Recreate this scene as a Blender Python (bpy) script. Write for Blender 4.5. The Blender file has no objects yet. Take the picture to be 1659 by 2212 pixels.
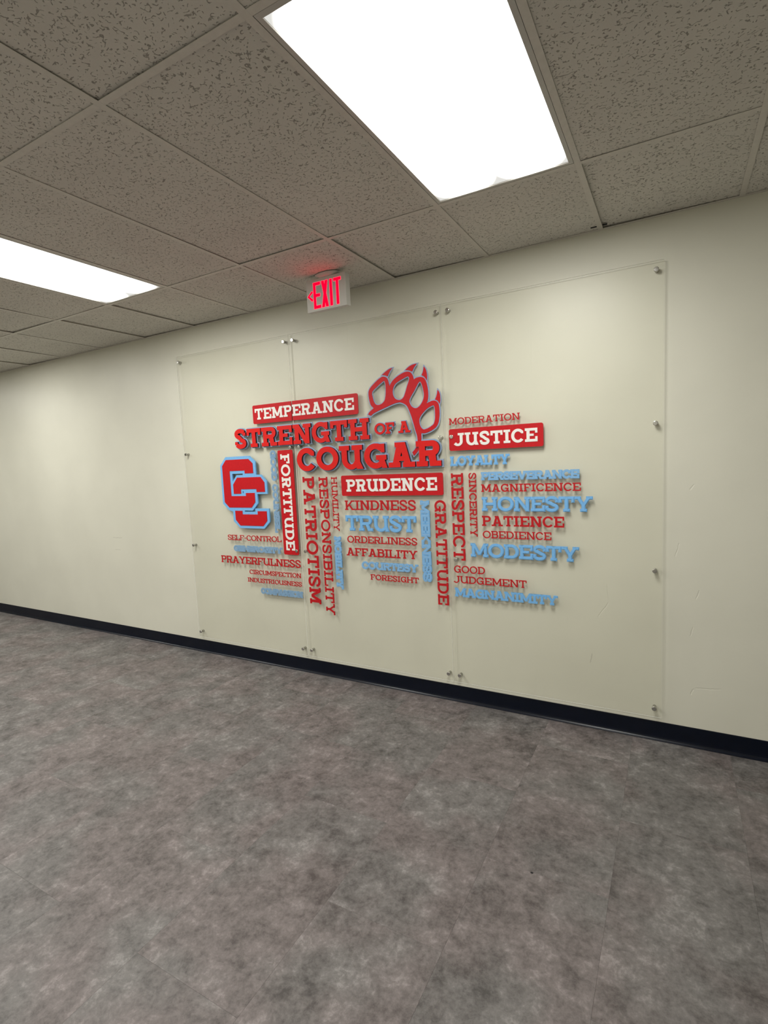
import bpy, bmesh, math, random
from mathutils import Vector, Matrix
from mathutils.geometry import tessellate_polygon

random.seed(7)
S = bpy.context.scene
COL = S.collection
M = 0.6096            # ceiling module (2 ft)
H = 2.738             # ceiling height
X0 = -0.9602          # ceiling bar k=0
D1 = 0.7433           # first cross bar from the wall
XL, XR, YF = -11.5, 2.85, -5.6   # room extents (left, right, far side behind the camera)

# ------------------------------------------------------------------ camera
yaw, pitch, roll = -0.51227, -0.1007, -0.04755
fw = Vector((math.sin(yaw)*math.cos(pitch), math.cos(yaw)*math.cos(pitch), math.sin(pitch)))
r0 = Vector((math.cos(yaw), -math.sin(yaw), 0)); u0 = r0.cross(fw)
rt = math.cos(roll)*r0 + math.sin(roll)*u0
up = -math.sin(roll)*r0 + math.cos(roll)*u0
cd = bpy.data.cameras.new('camera'); cam = bpy.data.objects.new('camera', cd); COL.objects.link(cam)
cd.sensor_fit = 'HORIZONTAL'; cd.sensor_width = 36.0; cd.lens = 36.0*1126.8/1659.0
cd.clip_start = 0.05
cam.matrix_world = Matrix(((rt.x, up.x, -fw.x, 0), (rt.y, up.y, -fw.y, -3.07735), (rt.z, up.z, -fw.z, 1.60255), (0, 0, 0, 1)))
S.camera = cam

# ------------------------------------------------------------------ world and exposure
w = bpy.data.worlds.new('world'); S.world = w; w.use_nodes = True
w.node_tree.nodes['Background'].inputs[0].default_value = (0.02, 0.02, 0.02, 1)
w.node_tree.nodes['Background'].inputs[1].default_value = 1.0
S.view_settings.view_transform = 'Standard'; S.view_settings.look = 'None'
S.view_settings.gamma = 1.0; S.view_settings.use_curve_mapping = False
S.view_settings.exposure = -0.05
LIGHT = 24.0                                        # emission of the bright lens area
LIGHT_COL = (1.0, 0.985, 0.93)
# troffers: (k of left bar, row) rows step 1.2192 away from the wall, row 0 is the one seen, the farther row is added unseen to brighten the wall
FIXTURES = [(0, 0), (-4, 0), (-8, 0), (-12, 0), (0, 2), (-4, 2), (-8, 2)]

# ------------------------------------------------------------------ material helpers
def mat(name, color=(0.8, 0.8, 0.8), rough=0.5, metal=0.0, spec=0.5):
    m = bpy.data.materials.new(name); m.use_nodes = True
    b = m.node_tree.nodes['Principled BSDF']
    b.inputs['Base Color'].default_value = (*color, 1); b.inputs['Roughness'].default_value = rough
    b.inputs['Metallic'].default_value = metal; b.inputs['Specular IOR Level'].default_value = spec
    return m

class NT:
    def __init__(s, m): s.t = m.node_tree; s.b = s.t.nodes.get('Principled BSDF')
    def n(s, typ, **kw):
        o = s.t.nodes.new(typ)
        for k, v in kw.items():
            if k in o.inputs: o.inputs[k].default_value = v
            else: setattr(o, k, v)
        return o
    def l(s, a, b): s.t.links.new(a, b)
    def val(s, sock, x):
        if isinstance(x, (int, float)): sock.default_value = x
        else: s.l(x, sock)
    def math(s, op, a, b=0.0, c=None, clamp=False):
        o = s.t.nodes.new('ShaderNodeMath'); o.operation = op; o.use_clamp = clamp
        s.val(o.inputs[0], a); s.val(o.inputs[1], b)
        if c is not None: s.val(o.inputs[2], c)
        return o.outputs[0]
    def ramp(s, x, stops):
        o = s.t.nodes.new('ShaderNodeValToRGB'); cr = o.color_ramp
        while len(cr.elements) < len(stops): cr.elements.new(0.5)
        for e, (p, c) in zip(cr.elements, stops):
            e.position = p; e.color = (*c, 1) if len(c) == 3 else c
        s.l(x, o.inputs[0]); return o.outputs[0]
    def smooth(s, x, a, b):   # 0..1 between a and b
        o = s.t.nodes.new('ShaderNodeMapRange'); o.interpolation_type = 'SMOOTHSTEP'
        s.l(x, o.inputs[0]); o.inputs[1].default_value = a; o.inputs[2].default_value = b
        return o.outputs[0]
    def noise(s, vec, scale, detail=3, rough=0.5, dist=0.0):
        o = s.n('ShaderNodeTexNoise', Scale=scale, Detail=detail, Roughness=rough, Distortion=dist)
        s.l(vec, o.inputs['Vector']); return o.outputs[0]
    def mapping(s, vec, scale=(1, 1, 1), loc=(0, 0, 0), rot=(0, 0, 0)):
        o = s.t.nodes.new('ShaderNodeMapping'); s.l(vec, o.inputs[0])
        o.inputs['Scale'].default_value = scale; o.inputs['Location'].default_value = loc; o.inputs['Rotation'].default_value = rot
        return o.outputs[0]
    def mix(s, f, a, b):
        o = s.t.nodes.new('ShaderNodeMix'); o.data_type = 'RGBA'
        s.val(o.inputs[0], f)
        for sk, c in ((o.inputs[6], a), (o.inputs[7], b)):
            if isinstance(c, tuple): sk.default_value = (*c, 1)
            else: s.l(c, sk)
        return o.outputs[2]
    def bump(s, h, strength, dist):
        o = s.n('ShaderNodeBump', Strength=strength, Distance=dist); s.l(h, o.inputs['Height'])
        s.l(o.outputs[0], s.b.inputs['Normal'])

# ---- painted wall, with taped joints every 4 ft, scuffs and tears in the paint
def wall_material():
    m = mat('wall_paint', (0.66, 0.63, 0.50), 0.42, spec=0.4); t = NT(m)
    co = t.n('ShaderNodeTexCoord').outputs['Object']
    sep = t.n('ShaderNodeSeparateXYZ'); t.l(co, sep.inputs[0]); x, z = sep.outputs[0], sep.outputs[2]
    n1 = t.noise(co, 2.2, 3); n2 = t.noise(co, 260, 2); n3 = t.noise(co, 9, 3)
    col = t.ramp(n1, [(0.3, (0.71, 0.70, 0.60)), (0.7, (0.755, 0.745, 0.64))])
    # joints: distance to x = -0.727 - k*1.2192
    fx = t.math('WRAP', t.math('ADD', x, 0.727), 0.6096, -0.6096)
    wob = t.math('MULTIPLY', t.math('SUBTRACT', n3, 0.5), 0.012)
    dj = t.math('ABSOLUTE', t.math('ADD', fx, wob))
    joint = t.math('MULTIPLY', t.math('SUBTRACT', 1.0, t.smooth(dj, 0.0, 0.006)), t.smooth(t.noise(co, 3.1, 2), 0.42, 0.62))
    tape = t.math('SUBTRACT', 1.0, t.smooth(dj, 0.03, 0.2))
    h = t.math('ADD', t.math('MULTIPLY', n2, 0.12), t.math('MULTIPLY', tape, 0.6))
    h = t.math('ADD', h, t.math('MULTIPLY', n3, 0.35))
    h = t.math('SUBTRACT', h, t.math('MULTIPLY', joint, 0.30))
    def mark(ax, az, bx, bz, wd):
        # soft line from a to b in wall coordinates
        dx, dz = bx-ax, bz-az; L = math.hypot(dx, dz); ux, uz = dx/L, dz/L
        px = t.math('SUBTRACT', x, ax); pz = t.math('SUBTRACT', z, az)
        along = t.math('ADD', t.math('MULTIPLY', px, ux), t.math('MULTIPLY', pz, uz))
        across = t.math('ADD', t.math('MULTIPLY', px, -uz), t.math('MULTIPLY', pz, ux))
        across = t.math('ADD', across, t.math('MULTIPLY', t.math('SUBTRACT', t.noise(co, 35, 2), 0.5), wd*3))
        mid = t.math('ABSOLUTE', t.math('SUBTRACT', along, L/2))
        f = t.math('SUBTRACT', 1.0, t.smooth(mid, L*0.35, L*0.5))
        g = t.math('SUBTRACT', 1.0, t.smooth(t.math('ABSOLUTE', across), 0, wd))
        return t.math('MULTIPLY', f, g)
    dark = None
    for a in ((-4.757, 0.974, -4.60, 0.975, 0.005), (-4.74, 0.857, -4.64, 0.856, 0.004), (-0.407, 0.446, -0.423, 0.381, 0.004)):
        k = mark(*a); dark = k if dark is None else t.math('ADD', dark, k)
    for a in ((-0.316, 0.753, -0.382, 0.653, 0.005), (-0.33, 0.86, -0.32, 0.76, 0.004), (0.113, 0.857, 0.098, 0.80, 0.005), (0.091, 0.323, 0.078, 0.283, 0.005),
              (0.091, 0.323, 0.218, 0.339, 0.004), (0.083, 1.404, 0.063, 1.369, 0.005), (0.02, 1.1, 0.0, 1.02, 0.004), (0.085, 0.66, 0.075, 0.6, 0.004)):
        h = t.math('SUBTRACT', h, t.math('MULTIPLY', mark(*a), 0.55))
    col = t.mix(t.math('MULTIPLY', dark, 0.4), col, (0.30, 0.27, 0.22))
    t.l(col, t.b.inputs['Base Color']); t.bump(h, 0.6, 0.0025)
    return m

# ---- fissured mineral fibre
def tile_material():
    m = mat('mineral_fibre', (0.62, 0.59, 0.53), 0.95, spec=0.1); t = NT(m)
    co = t.n('ShaderNodeTexCoord').outputs['Object']
    oi = t.n('ShaderNodeObjectInfo').outputs['Random']
    off = t.n('ShaderNodeCombineXYZ'); 
    t.l(t.math('MULTIPLY', oi, 37.0), off.inputs[0]); t.l(t.math('MULTIPLY', oi, 91.0), off.inputs[1])
    va = t.n('ShaderNodeVectorMath', operation='ADD'); t.l(co, va.inputs[0]); t.l(off.outputs[0], va.inputs[1]); v = va.outputs[0]
    def worms(vec, sc, width, msc, lo, hi):
        a = t.noise(vec, sc, 0.0, 0.5, 0.3)
        band = t.math('SUBTRACT', 1.0, t.smooth(t.math('ABSOLUTE', t.math('SUBTRACT', a, 0.5)), width*0.5, width))
        return t.math('MULTIPLY', band, t.smooth(t.noise(vec, msc, 0.0), lo, hi))
    w1 = worms(t.mapping(v, (0.8, 1.0, 1)), 54, 0.046, 70, 0.635, 0.67)
    w2 = worms(t.mapping(v, (0.8, 1.0, 1), (5, 3, 0)), 74, 0.052, 90, 0.63, 0.665)
    w3 = worms(t.mapping(v, (1.0, 0.9, 1), (1, 8, 0)), 64, 0.048, 80, 0.635, 0.67)
    pits = t.math('MAXIMUM', t.math('MAXIMUM', w1, w2), w3)
    fine = t.noise(v, 300, 2); cloud = t.noise(v, 3.0, 2)
    base = t.ramp(cloud, [(0.3, (0.665, 0.64, 0.585)), (0.7, (0.72, 0.695, 0.635))])
    base = t.mix(t.math('MULTIPLY', t.smooth(fine, 0.3, 0.7), 0.25), t.mix(0.25, base, (0.52, 0.50, 0.45)), base)
    base = t.mix(t.math('MULTIPLY', pits, 0.66), base, (0.17, 0.155, 0.13))  # shade inside the pits is mixed into the tile colour
    t.l(base, t.b.inputs['Base Color'])
    t.bump(t.math('SUBTRACT', t.math('MULTIPLY', fine, 0.25), pits), 0.8, 0.002)
    return m

# ---- stone-look vinyl
def floor_material():
    m = mat('vinyl_tile', (0.2, 0.18, 0.17), 0.5, spec=0.35); t = NT(m)
    co = t.n('ShaderNodeTexCoord').outputs['Object']
    oi = t.n('ShaderNodeObjectInfo').outputs['Random']
    off = t.n('ShaderNodeCombineXYZ'); t.l(t.math('MULTIPLY', oi, 53.0), off.inputs[0]); t.l(t.math('MULTIPLY', oi, 17.0), off.inputs[1])
    va = t.n('ShaderNodeVectorMath', operation='ADD'); t.l(co, va.inputs[0]); t.l(off.outputs[0], va.inputs[1]); v = va.outputs[0]
    big = t.noise(v, 4.2, 4, 0.6, 0.3); mid = t.noise(v, 14, 9, 0.74, 0.3); fine = t.noise(v, 48, 6, 0.75, 0.2)
    hue = t.noise(v, 2.2, 2)
    f = t.math('ADD', t.math('ADD', t.math('MULTIPLY', big, 0.26), t.math('MULTIPLY', mid, 0.46)), t.math('MULTIPLY', fine, 0.28))
    warm = t.ramp(f, [(0.40, (0.071, 0.06, 0.058)), (0.47, (0.13, 0.113, 0.109)), (0.54, (0.184, 0.16, 0.156)), (0.60, (0.268, 0.239, 0.235))])
    cool = t.ramp(f, [(0.40, (0.067, 0.063, 0.06)), (0.47, (0.124, 0.116, 0.112)), (0.54, (0.174, 0.165, 0.159)), (0.60, (0.261, 0.249, 0.242))])
    col = t.mix(t.smooth(hue, 0.4, 0.6), warm, cool)
    # fine pale and dark veins
    vn = t.noise(t.mapping(v, (1.0, 1.5, 1), rot=(0, 0, 0.6)), 9, 4, 0.6, 0.4)
    vein = t.math('SUBTRACT', 1.0, t.smooth(t.math('ABSOLUTE', t.math('SUBTRACT', vn, 0.5)), 0.0, 0.007))
    vein = t.math('MULTIPLY', vein, t.smooth(t.noise(v, 6, 2), 0.5, 0.62))
    col = t.mix(t.math('MULTIPLY', vein, 0.45), col, (0.10, 0.09, 0.082))
    t.l(col, t.b.inputs['Base Color'])
    t.l(t.ramp(mid, [(0.3, (0.42,)*3), (0.7, (0.56,)*3)]), t.b.inputs['Roughness'])
    t.bump(t.math('ADD', t.math('MULTIPLY', fine, 0.4), mid), 0.12, 0.001)
    return m

def clear_acrylic(name, tint, refl):
    m = bpy.data.materials.new(name); m.use_nodes = True; nt = m.node_tree; nt.nodes.clear(); t = NT(m)
    out = t.n('ShaderNodeOutputMaterial'); tr = t.n('ShaderNodeBsdfTransparent'); tr.inputs[0].default_value = (*tint, 1)
    gl = t.n('ShaderNodeBsdfGlossy', Roughness=0.38); fr = t.n('ShaderNodeFresnel', IOR=1.35); bk = t.n('ShaderNodeNewGeometry').outputs['Backfacing']
    mx = t.n('ShaderNodeMixShader'); t.l(t.math('MULTIPLY', t.math('MULTIPLY', fr.outputs[0], refl), t.math('SUBTRACT', 1.0, bk)), mx.inputs[0]); t.l(tr.outputs[0], mx.inputs[1]); t.l(gl.outputs[0], mx.inputs[2])
    t.l(mx.outputs[0], out.inputs[0]); return m

def edge_acrylic():
    m = bpy.data.materials.new('edge_glow_white'); m.use_nodes = True; nt = m.node_tree; nt.nodes.clear(); t = NT(m)
    out = t.n('ShaderNodeOutputMaterial'); d = t.n('ShaderNodeBsdfDiffuse', Color=(0.97, 0.97, 0.92, 1)); tl = t.n('ShaderNodeBsdfTranslucent', Color=(0.97, 0.97, 0.92, 1))  # white stands in for light gathered at the edges of the clear sheet
    mx = t.n('ShaderNodeMixShader'); mx.inputs[0].default_value = 0.5
    t.l(d.outputs[0], mx.inputs[1]); t.l(tl.outputs[0], mx.inputs[2]); t.l(mx.outputs[0], out.inputs[0]); return m

def frosted(name, color, alpha):
    m = mat(name, color, 0.35); m.node_tree.nodes['Principled BSDF'].inputs['Alpha'].default_value = alpha; return m

def speckled(name, color, rough, amt=0.12, sc=90):
    m = mat(name, color, rough, spec=0.3); t = NT(m)
    co = t.n('ShaderNodeTexCoord').outputs['Object']
    n = t.noise(co, sc, 3)
    t.l(t.ramp(n, [(0.3, tuple(c*(1-amt) for c in color)), (0.7, tuple(min(1, c*(1+amt)) for c in color))]), t.b.inputs['Base Color'])
    return m

def lens_material():
    # prismatic lens: two tubes behind it, dimmer towards the frame and at the tube ends
    m = bpy.data.materials.new('lit_lens'); m.use_nodes = True; nt = m.node_tree; nt.nodes.clear(); t = NT(m)
    out = t.n('ShaderNodeOutputMaterial'); em = t.n('ShaderNodeEmission'); em.inputs[0].default_value = (*LIGHT_COL, 1)
    co = t.n('ShaderNodeTexCoord').outputs['Object']; sep = t.n('ShaderNodeSeparateXYZ'); t.l(co, sep.inputs[0])
    x, y = sep.outputs[0], sep.outputs[1]; ax = t.math('ABSOLUTE', x); ay = t.math('ABSOLUTE', y)
    # distance to a tube axis (x = +-0.14, |y| < 0.5)
    dx = t.math('SUBTRACT', ax, 0.14); dy = t.math('MAXIMUM', t.math('SUBTRACT', ay, 0.47), 0.0)
    d = t.math('SQRT', t.math('ADD', t.math('MULTIPLY', dx, dx), t.math('MULTIPLY', dy, dy)))
    g = t.math('SUBTRACT', 1.0, t.smooth(d, 0.05, 0.155))
    px = t.math('SINE', t.math('MULTIPLY', t.math('ADD', x, y), 900.0)); py = t.math('SINE', t.math('MULTIPLY', t.math('SUBTRACT', x, y), 900.0))
    pr = t.math('MULTIPLY', t.math('MULTIPLY', px, py), 0.16)
    lo = t.math('ADD', 0.80, pr)
    t.l(t.math('ADD', lo, t.math('MULTIPLY', g, LIGHT)), em.inputs[1])
    t.l(em.outputs[0], out.inputs[0]); return m

def emit(name, color, s):
    m = bpy.data.materials.new(name); m.use_nodes = True; nt = m.node_tree; nt.nodes.clear(); t = NT(m)
    out = t.n('ShaderNodeOutputMaterial'); em = t.n('ShaderNodeEmission'); em.inputs[0].default_value = (*color, 1); em.inputs[1].default_value = s
    t.l(em.outputs[0], out.inputs[0]); return m

WALL = wall_material(); TILE = tile_material(); FLOOR = floor_material()
BAR = speckled('painted_steel_grid', (0.64, 0.61, 0.55), 0.5, 0.04, 40)
DARK = mat('plenum_black', (0.02, 0.02, 0.02), 0.9)
BASE = speckled('navy_rubber', (0.0012, 0.0035, 0.011), 0.27, 0.2, 30); BASE.node_tree.nodes['Principled BSDF'].inputs['Specular IOR Level'].default_value = 0.3
SUB = mat('subfloor', (0.05, 0.045, 0.04), 0.9)
ACR = clear_acrylic('clear_acrylic', (0.985, 0.985, 0.975), 0.8); EDGE = edge_acrylic()
STEEL = speckled('brushed_steel', (0.62, 0.61, 0.58), 0.24, 0.06, 200); STEEL.node_tree.nodes['Principled BSDF'].inputs['Metallic'].default_value = 1.0
RED = speckled('red_acrylic', (0.56, 0.008, 0.014), 0.4, 0.06)
REDS = speckled('red_acrylic_small', (0.52, 0.010, 0.016), 0.4, 0.06)
REDF = speckled('bright_red_face', (0.72, 0.010, 0.008), 0.45, 0.05)
RED_SHADED = mat('shaded_red_side', (0.03, 0.003, 0.005), 0.5)  # shade on the sides of the red title letters, put into the colour
WHITE = speckled('white_acrylic', (0.90, 0.88, 0.84), 0.4, 0.02)
BLUE = speckled('sky_blue_acrylic', (0.205, 0.49, 0.86), 0.42, 0.05)
BLUEP = speckled('pale_blue_acrylic', (0.27, 0.49, 0.76), 0.45, 0.05)
BLUEB = speckled('blue_backer', (0.19, 0.455, 0.80), 0.5, 0.05)
BLUEG = speckled('grey_blue_backer', (0.33, 0.42, 0.60), 0.45, 0.05)
HAZE = frosted('frosted_blue_film', (0.29, 0.50, 0.74), 0.72)
HAZEL = frosted('frosted_blue_letter', (0.34, 0.53, 0.74), 0.6)
LENS = lens_material(); FRAME = mat('white_door_frame', (0.52, 0.50, 0.46), 0.4)
HOUSE = mat('sign_housing', (0.62, 0.62, 0.58), 0.45); GLOW = emit('red_led_glow', (1.0, 0.0, 0.012), 3.2); RIM = emit('red_letter_rim', (1.0, 0.12, 0.16), 1.2)

# ------------------------------------------------------------------ object helpers
def tag(o, label=None, cat=None, group=None, kind=None):
    if label: o['label'] = label
    if cat: o['category'] = cat
    if group: o['group'] = group
    if kind: o['kind'] = kind
    return o
def empty(name, loc=(0, 0, 0)):
    o = bpy.data.objects.new(name, None); o.empty_display_size = 0.05; o.location = loc; COL.objects.link(o); return o
def link(name, me, parent=None, loc=None):
    o = bpy.data.objects.new(name, me); COL.objects.link(o)
    if parent: o.parent = parent
    if loc: o.location = loc
    return o
def obj(name, bm, mats, parent=None, loc=None, smooth=False):
    me = bpy.data.meshes.new(name); bm.normal_update(); bm.to_mesh(me); bm.free()
    for m in (mats if isinstance(mats, (list, tuple)) else [mats]): me.materials.append(m)
    if smooth:
        for p in me.polygons: p.use_smooth = True
    return link(name, me, parent, loc)
def box(bm, x0, x1, y0, y1, z0, z1, bev=0.0, mi=0):
    g = bmesh.ops.create_cube(bm, size=1.0); vs = g['verts']
    for v in vs:
        v.co = Vector(((x0+x1)/2+v.co.x*(x1-x0), (y0+y1)/2+v.co.y*(y1-y0), (z0+z1)/2+v.co.z*(z1-z0)))
    fs = set(f for v in vs for f in v.link_faces)
    for f in fs: f.material_index = mi
    if bev > 0:
        es = set(e for v in vs for e in v.link_edges)
        bmesh.ops.bevel(bm, geom=list(es), offset=bev, segments=2, profile=0.5, affect='EDGES')
def revolve_y(bm, prof, n=24, cx=0, cz=0, mi=None):
    """prof: (radius, y) pairs, spun about the y axis"""
    rings = []
    for r, y in prof:
        if r < 1e-6: rings.append([bm.verts.new((cx, y, cz))])
        else: rings.append([bm.verts.new((cx+r*math.cos(2*math.pi*i/n), y, cz+r*math.sin(2*math.pi*i/n))) for i in range(n)])
    for a, b in zip(rings, rings[1:]):
        for i in range(n):
            j = (i+1) % n
            vs = [a[0], b[j], b[i]] if len(a) == 1 else ([a[i], a[j], b[0]] if len(b) == 1 else [a[i], a[j], b[j], b[i]])
            bm.faces.new(vs)

# ------------------------------------------------------------------ room shell
bm = bmesh.new(); box(bm, XL, XR, 0.0, 0.12, 0, H+0.15); back = obj('wall_back', bm, WALL); tag(back, kind='structure')
bm = bmesh.new(); box(bm, XL-0.12, XL, YF, 0.12, 0, H+0.15); tag(obj('wall_left', bm, WALL), kind='structure')
bm = bmesh.new(); box(bm, XR, XR+0.12, YF, 0.12, 0, H+0.15); tag(obj('wall_right', bm, WALL), kind='structure')
bm = bmesh.new(); box(bm, XL-0.12, XR+0.12, YF-0.12, YF, 0, H+0.15); tag(obj('wall_front', bm, WALL), kind='structure')

# floor: 18 x 36 in stone-look vinyl tiles over a slab, seams running away from the wall
bm = bmesh.new(); box(bm, XL, XR, YF, 0, -0.12, -0.0035); floor = obj('floor', bm, SUB); tag(floor, kind='structure')
TW, TL = 0.4545, 0.909
def floor_tile_mesh(wd, ln):
    bm = bmesh.new(); g = 0.00015
    x0, x1, y0, y1 = -wd/2+g, wd/2-g, -ln/2+g, ln/2-g; c = 0.0003
    top = [bm.verts.new(p) for p in ((x0+c, y0+c, 0), (x1-c, y0+c, 0), (x1-c, y1-c, 0), (x0+c, y1-c, 0))]
    mid = [bm.verts.new(p) for p in ((x0, y0, -c*0.7), (x1, y0, -c*0.7), (x1, y1, -c*0.7), (x0, y1, -c*0.7))]
    bot = [bm.verts.new(p) for p in ((x0, y0, -0.0035), (x1, y0, -0.0035), (x1, y1, -0.0035), (x0, y1, -0.0035))]
    bm.faces.new(top)
    for a, b in ((mid, top), (bot, mid)):
        for i in range(4): bm.faces.new((a[i], a[(i+1) % 4], b[(i+1) % 4], b[i]))
    bm.faces.new(bot[::-1])
    me = bpy.data.meshes.new('floor_tile'); bm.to_mesh(me); bm.free(); me.materials.append(FLOOR); return me
cache = {}
nx0 = int(math.floor((XL+0.1975)/TW))
for i in range(nx0, 8):
    xa = max(-0.1975+i*TW, XL); xb = min(-0.1975+(i+1)*TW, XR)
    if xb-xa < 0.02: continue
    ys = [0.0]; y = -(0.31 if i % 2 else 0.31+TL/2)
    while y > YF: ys.append(y); y -= TL
    ys.append(YF)
    for a, b in zip(ys, ys[1:]):
        if a-b < 0.01: continue
        key = (round(xb-xa, 4), round(a-b, 4))
        if key not in cache: cache[key] = floor_tile_mesh(*key)
        o = link('floor_tile', cache[key], floor, ((xa+xb)/2, (a+b)/2, 0.0))

# cove base: a profile swept along the wall with a toe
def cove(name, pts_fn, x0, x1):
    prof = [(-0.0165, 0.0), (-0.0165, 0.0022), (-0.0150, 0.0042), (-0.0115, 0.0068), (-0.0080, 0.0105), (-0.0058, 0.0165), (-0.0045, 0.025), (-0.0038, 0.04), (-0.0035, 0.1020), (-0.0028, 0.1048), (-0.0008, 0.1055), (0, 0.1055), (0, 0)]
    bm = bmesh.new()
    a = [bm.verts.new(pts_fn(x0, y, z)) for y, z in prof]; b = [bm.verts.new(pts_fn(x1, y, z)) for y, z in prof]
    n = len(prof)
    for i in range(n): bm.faces.new((a[i], b[i], b[(i+1) % n], a[(i+1) % n]))
    bm.faces.new(a[::-1]); bm.faces.new(b)
    bmesh.ops.recalc_face_normals(bm, faces=bm.faces)
    return tag(obj(name, bm, BASE), kind='structure')
cove('baseboard_back', lambda s, y, z: (s, y, z), XL, XR)
cove('baseboard_left', lambda s, y, z: (XL-y, s, z), YF, -0.0135)
cove('baseboard_right', lambda s, y, z: (XR+y, s, z), YF, -0.0135)

# ------------------------------------------------------------------ ceiling
bm = bmesh.new(); box(bm, XL, XR, YF, 0, H+0.10, H+0.15); ceil = obj('ceiling', bm, DARK); tag(ceil, kind='structure')
fix = set(FIXTURES)
rows = [0.0, -D1]
while rows[-1]-2*M > YF: rows.append(rows[-1]-2*M)
rows.append(YF)
kmin = int(math.ceil((XL-X0)/M)); kmax = int(math.floor((XR-X0)/M))
xs = [XL]+[X0+k*M for k in range(kmin, kmax+1)]+[XR]
def tile_mesh(wd, ln, lifts, inset):
    bm = bmesh.new(); hx, hy = wd/2-inset, ln/2-inset; n = 4
    def lift(u, v):
        a = lifts[0]*(1-u)*(1-v)+lifts[1]*u*(1-v)+lifts[2]*u*v+lifts[3]*(1-u)*v
        return a - 0.0012*math.sin(math.pi*u)*math.sin(math.pi*v)
    g = [[bm.verts.new((-hx+2*hx*i/n, -hy+2*hy*j/n, lift(i/n, j/n))) for i in range(n+1)] for j in range(n+1)]
    for j in range(n):
        for i in range(n): bm.faces.new((g[j][i], g[j+1][i], g[j+1][i+1], g[j][i+1]))
    rim = [g[0][i] for i in range(n+1)]+[g[j][n] for j in range(1, n+1)]+[g[n][i] for i in range(n-1, -1, -1)]+[g[j][0] for j in range(n-1, 0, -1)]
    tp = [bm.verts.new((v.co.x, v.co.y, v.co.z+0.015)) for v in rim]
    for i in range(len(rim)):
        j = (i+1) % len(rim); bm.faces.new((rim[i], rim[j], tp[j], tp[i]))
    bm.faces.new(tp)
    me = bpy.data.meshes.new('ceiling_tile'); bm.to_mesh(me); bm.free(); me.materials.append(TILE); return me
tc = {}
for r, (ya, yb) in enumerate(zip(rows, rows[1:])):
    for i, (xa, xb) in enumerate(zip(xs, xs[1:])):
        k = i-1+kmin
        if (k, r-1) in fix or xb-xa < 0.03 or ya-yb < 0.03: continue
        var = random.randrange(6); key = (round(xb-xa, 3), round(ya-yb, 3), var)
        if key not in tc:
            rr = random.Random(var*31+5)
            tc[key] = tile_mesh(xb-xa, ya-yb, [rr.choice((0.0004, 0.0008, 0.0015, 0.004, 0.009)) for _ in range(4)], 0.0055)
        link('ceiling_tile', tc[key], ceil, ((xa+xb)/2, (ya+yb)/2, H+0.0012))
FW = 0.012
def bar_mesh(L):     # inverted tee along x
    bm = bmesh.new()
    box(bm, -L/2, L/2, -FW, FW, -0.0009, 0.0006, 0.0003); box(bm, -L/2, L/2, -0.0012, 0.0012, 0.0006, 0.036)
    me = bpy.data.meshes.new('ceiling_bar'); bm.to_mesh(me); bm.free(); me.materials.append(BAR); return me
main = bar_mesh(-YF); 
for k in range(kmin, kmax+1):
    o = link('ceiling_bar', main, ceil, (X0+k*M, YF/2, H)); o.rotation_euler = (0, 0, math.pi/2)
cross = bar_mesh(M-2*FW)
for y in rows[1:-1]:
    for k in range(kmin, kmax):
        link('ceiling_bar', cross, ceil, (X0+(k+0.5)*M, y, H))
# wall angle along the back wall
bm = bmesh.new(); box(bm, XL, XR, -0.020, 0.0, H-0.0007, H+0.0005); box(bm, XL, XR, -0.0012, 0.0, H+0.0005, H+0.02)
tag(obj('trim_1', bm, BAR), kind='structure')
# punched slots at the end of one bar, next to the wall; dark boxes stand in for the shade inside
bm = bmesh.new()
for a, b in ((-0.043, -0.014), (0.014, 0.036)):
    box(bm, X0+M+a, X0+M+b, -0.066, -0.056, H-0.0012, H+0.004)
obj('bar_slot', bm, DARK, ceil)

# recessed 2 x 4 troffers
def troffer(k, r, label):
    cx, cy = X0+(k+0.5)*M, -D1-(r+0.5)*2*M
    t = empty('ceiling_light', (cx, cy, H))
    tag(t, label, 'ceiling light', 'recessed fluorescent ceiling lights')
    hx, hy = M/2-FW-0.0015, M-FW-0.0015; fwid = 0.0165
    bm = bmesh.new()
    # sloping door frame
    o = [(-hx, -hy), (hx, -hy), (hx, hy), (-hx, hy)]; i_ = [(-hx+fwid, -hy+fwid), (hx-fwid, -hy+fwid), (hx-fwid, hy-fwid), (-hx+fwid, hy-fwid)]
    V = [[bm.verts.new((x, y, z)) for x, y in L] for L, z in ((o, 0.012), (o, 0.0), (i_, -0.001), (i_, 0.006))]
    for a, b in zip(V, V[1:]):
        for q in range(4): bm.faces.new((a[q], b[q], b[(q+1) % 4], a[(q+1) % 4]))
    bmesh.ops.recalc_face_normals(bm, faces=bm.faces)
    obj('light_frame', bm, FRAME, t)
    bm = bmesh.new(); hx -= fwid; hy -= fwid
    f = bm.faces.new([bm.verts.new(p) for p in ((-hx, -hy, 0.004), (-hx, hy, 0.004), (hx, hy, 0.004), (hx, -hy, 0.004))])
    obj('light_lens', bm, LENS, t)
    bm = bmesh.new(); hx += fwid-0.002; hy += fwid-0.002
    o = [(-hx, -hy), (hx, -hy), (hx, hy), (-hx, hy)]
    a = [bm.verts.new((x, y, 0.008)) for x, y in o]; b = [bm.verts.new((x*0.9, y*0.95, 0.085)) for x, y in o]
    for q in range(4): bm.faces.new((a[q], a[(q+1) % 4], b[(q+1) % 4], b[q]))
    bm.faces.new(b); obj('light_housing', bm, FRAME, t)
    return t
lab = {(0, 0): 'lit recessed ceiling light, the large one right above the right acrylic panel',
       (-4, 0): 'lit recessed ceiling light at the left, left of the exit sign'}
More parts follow.
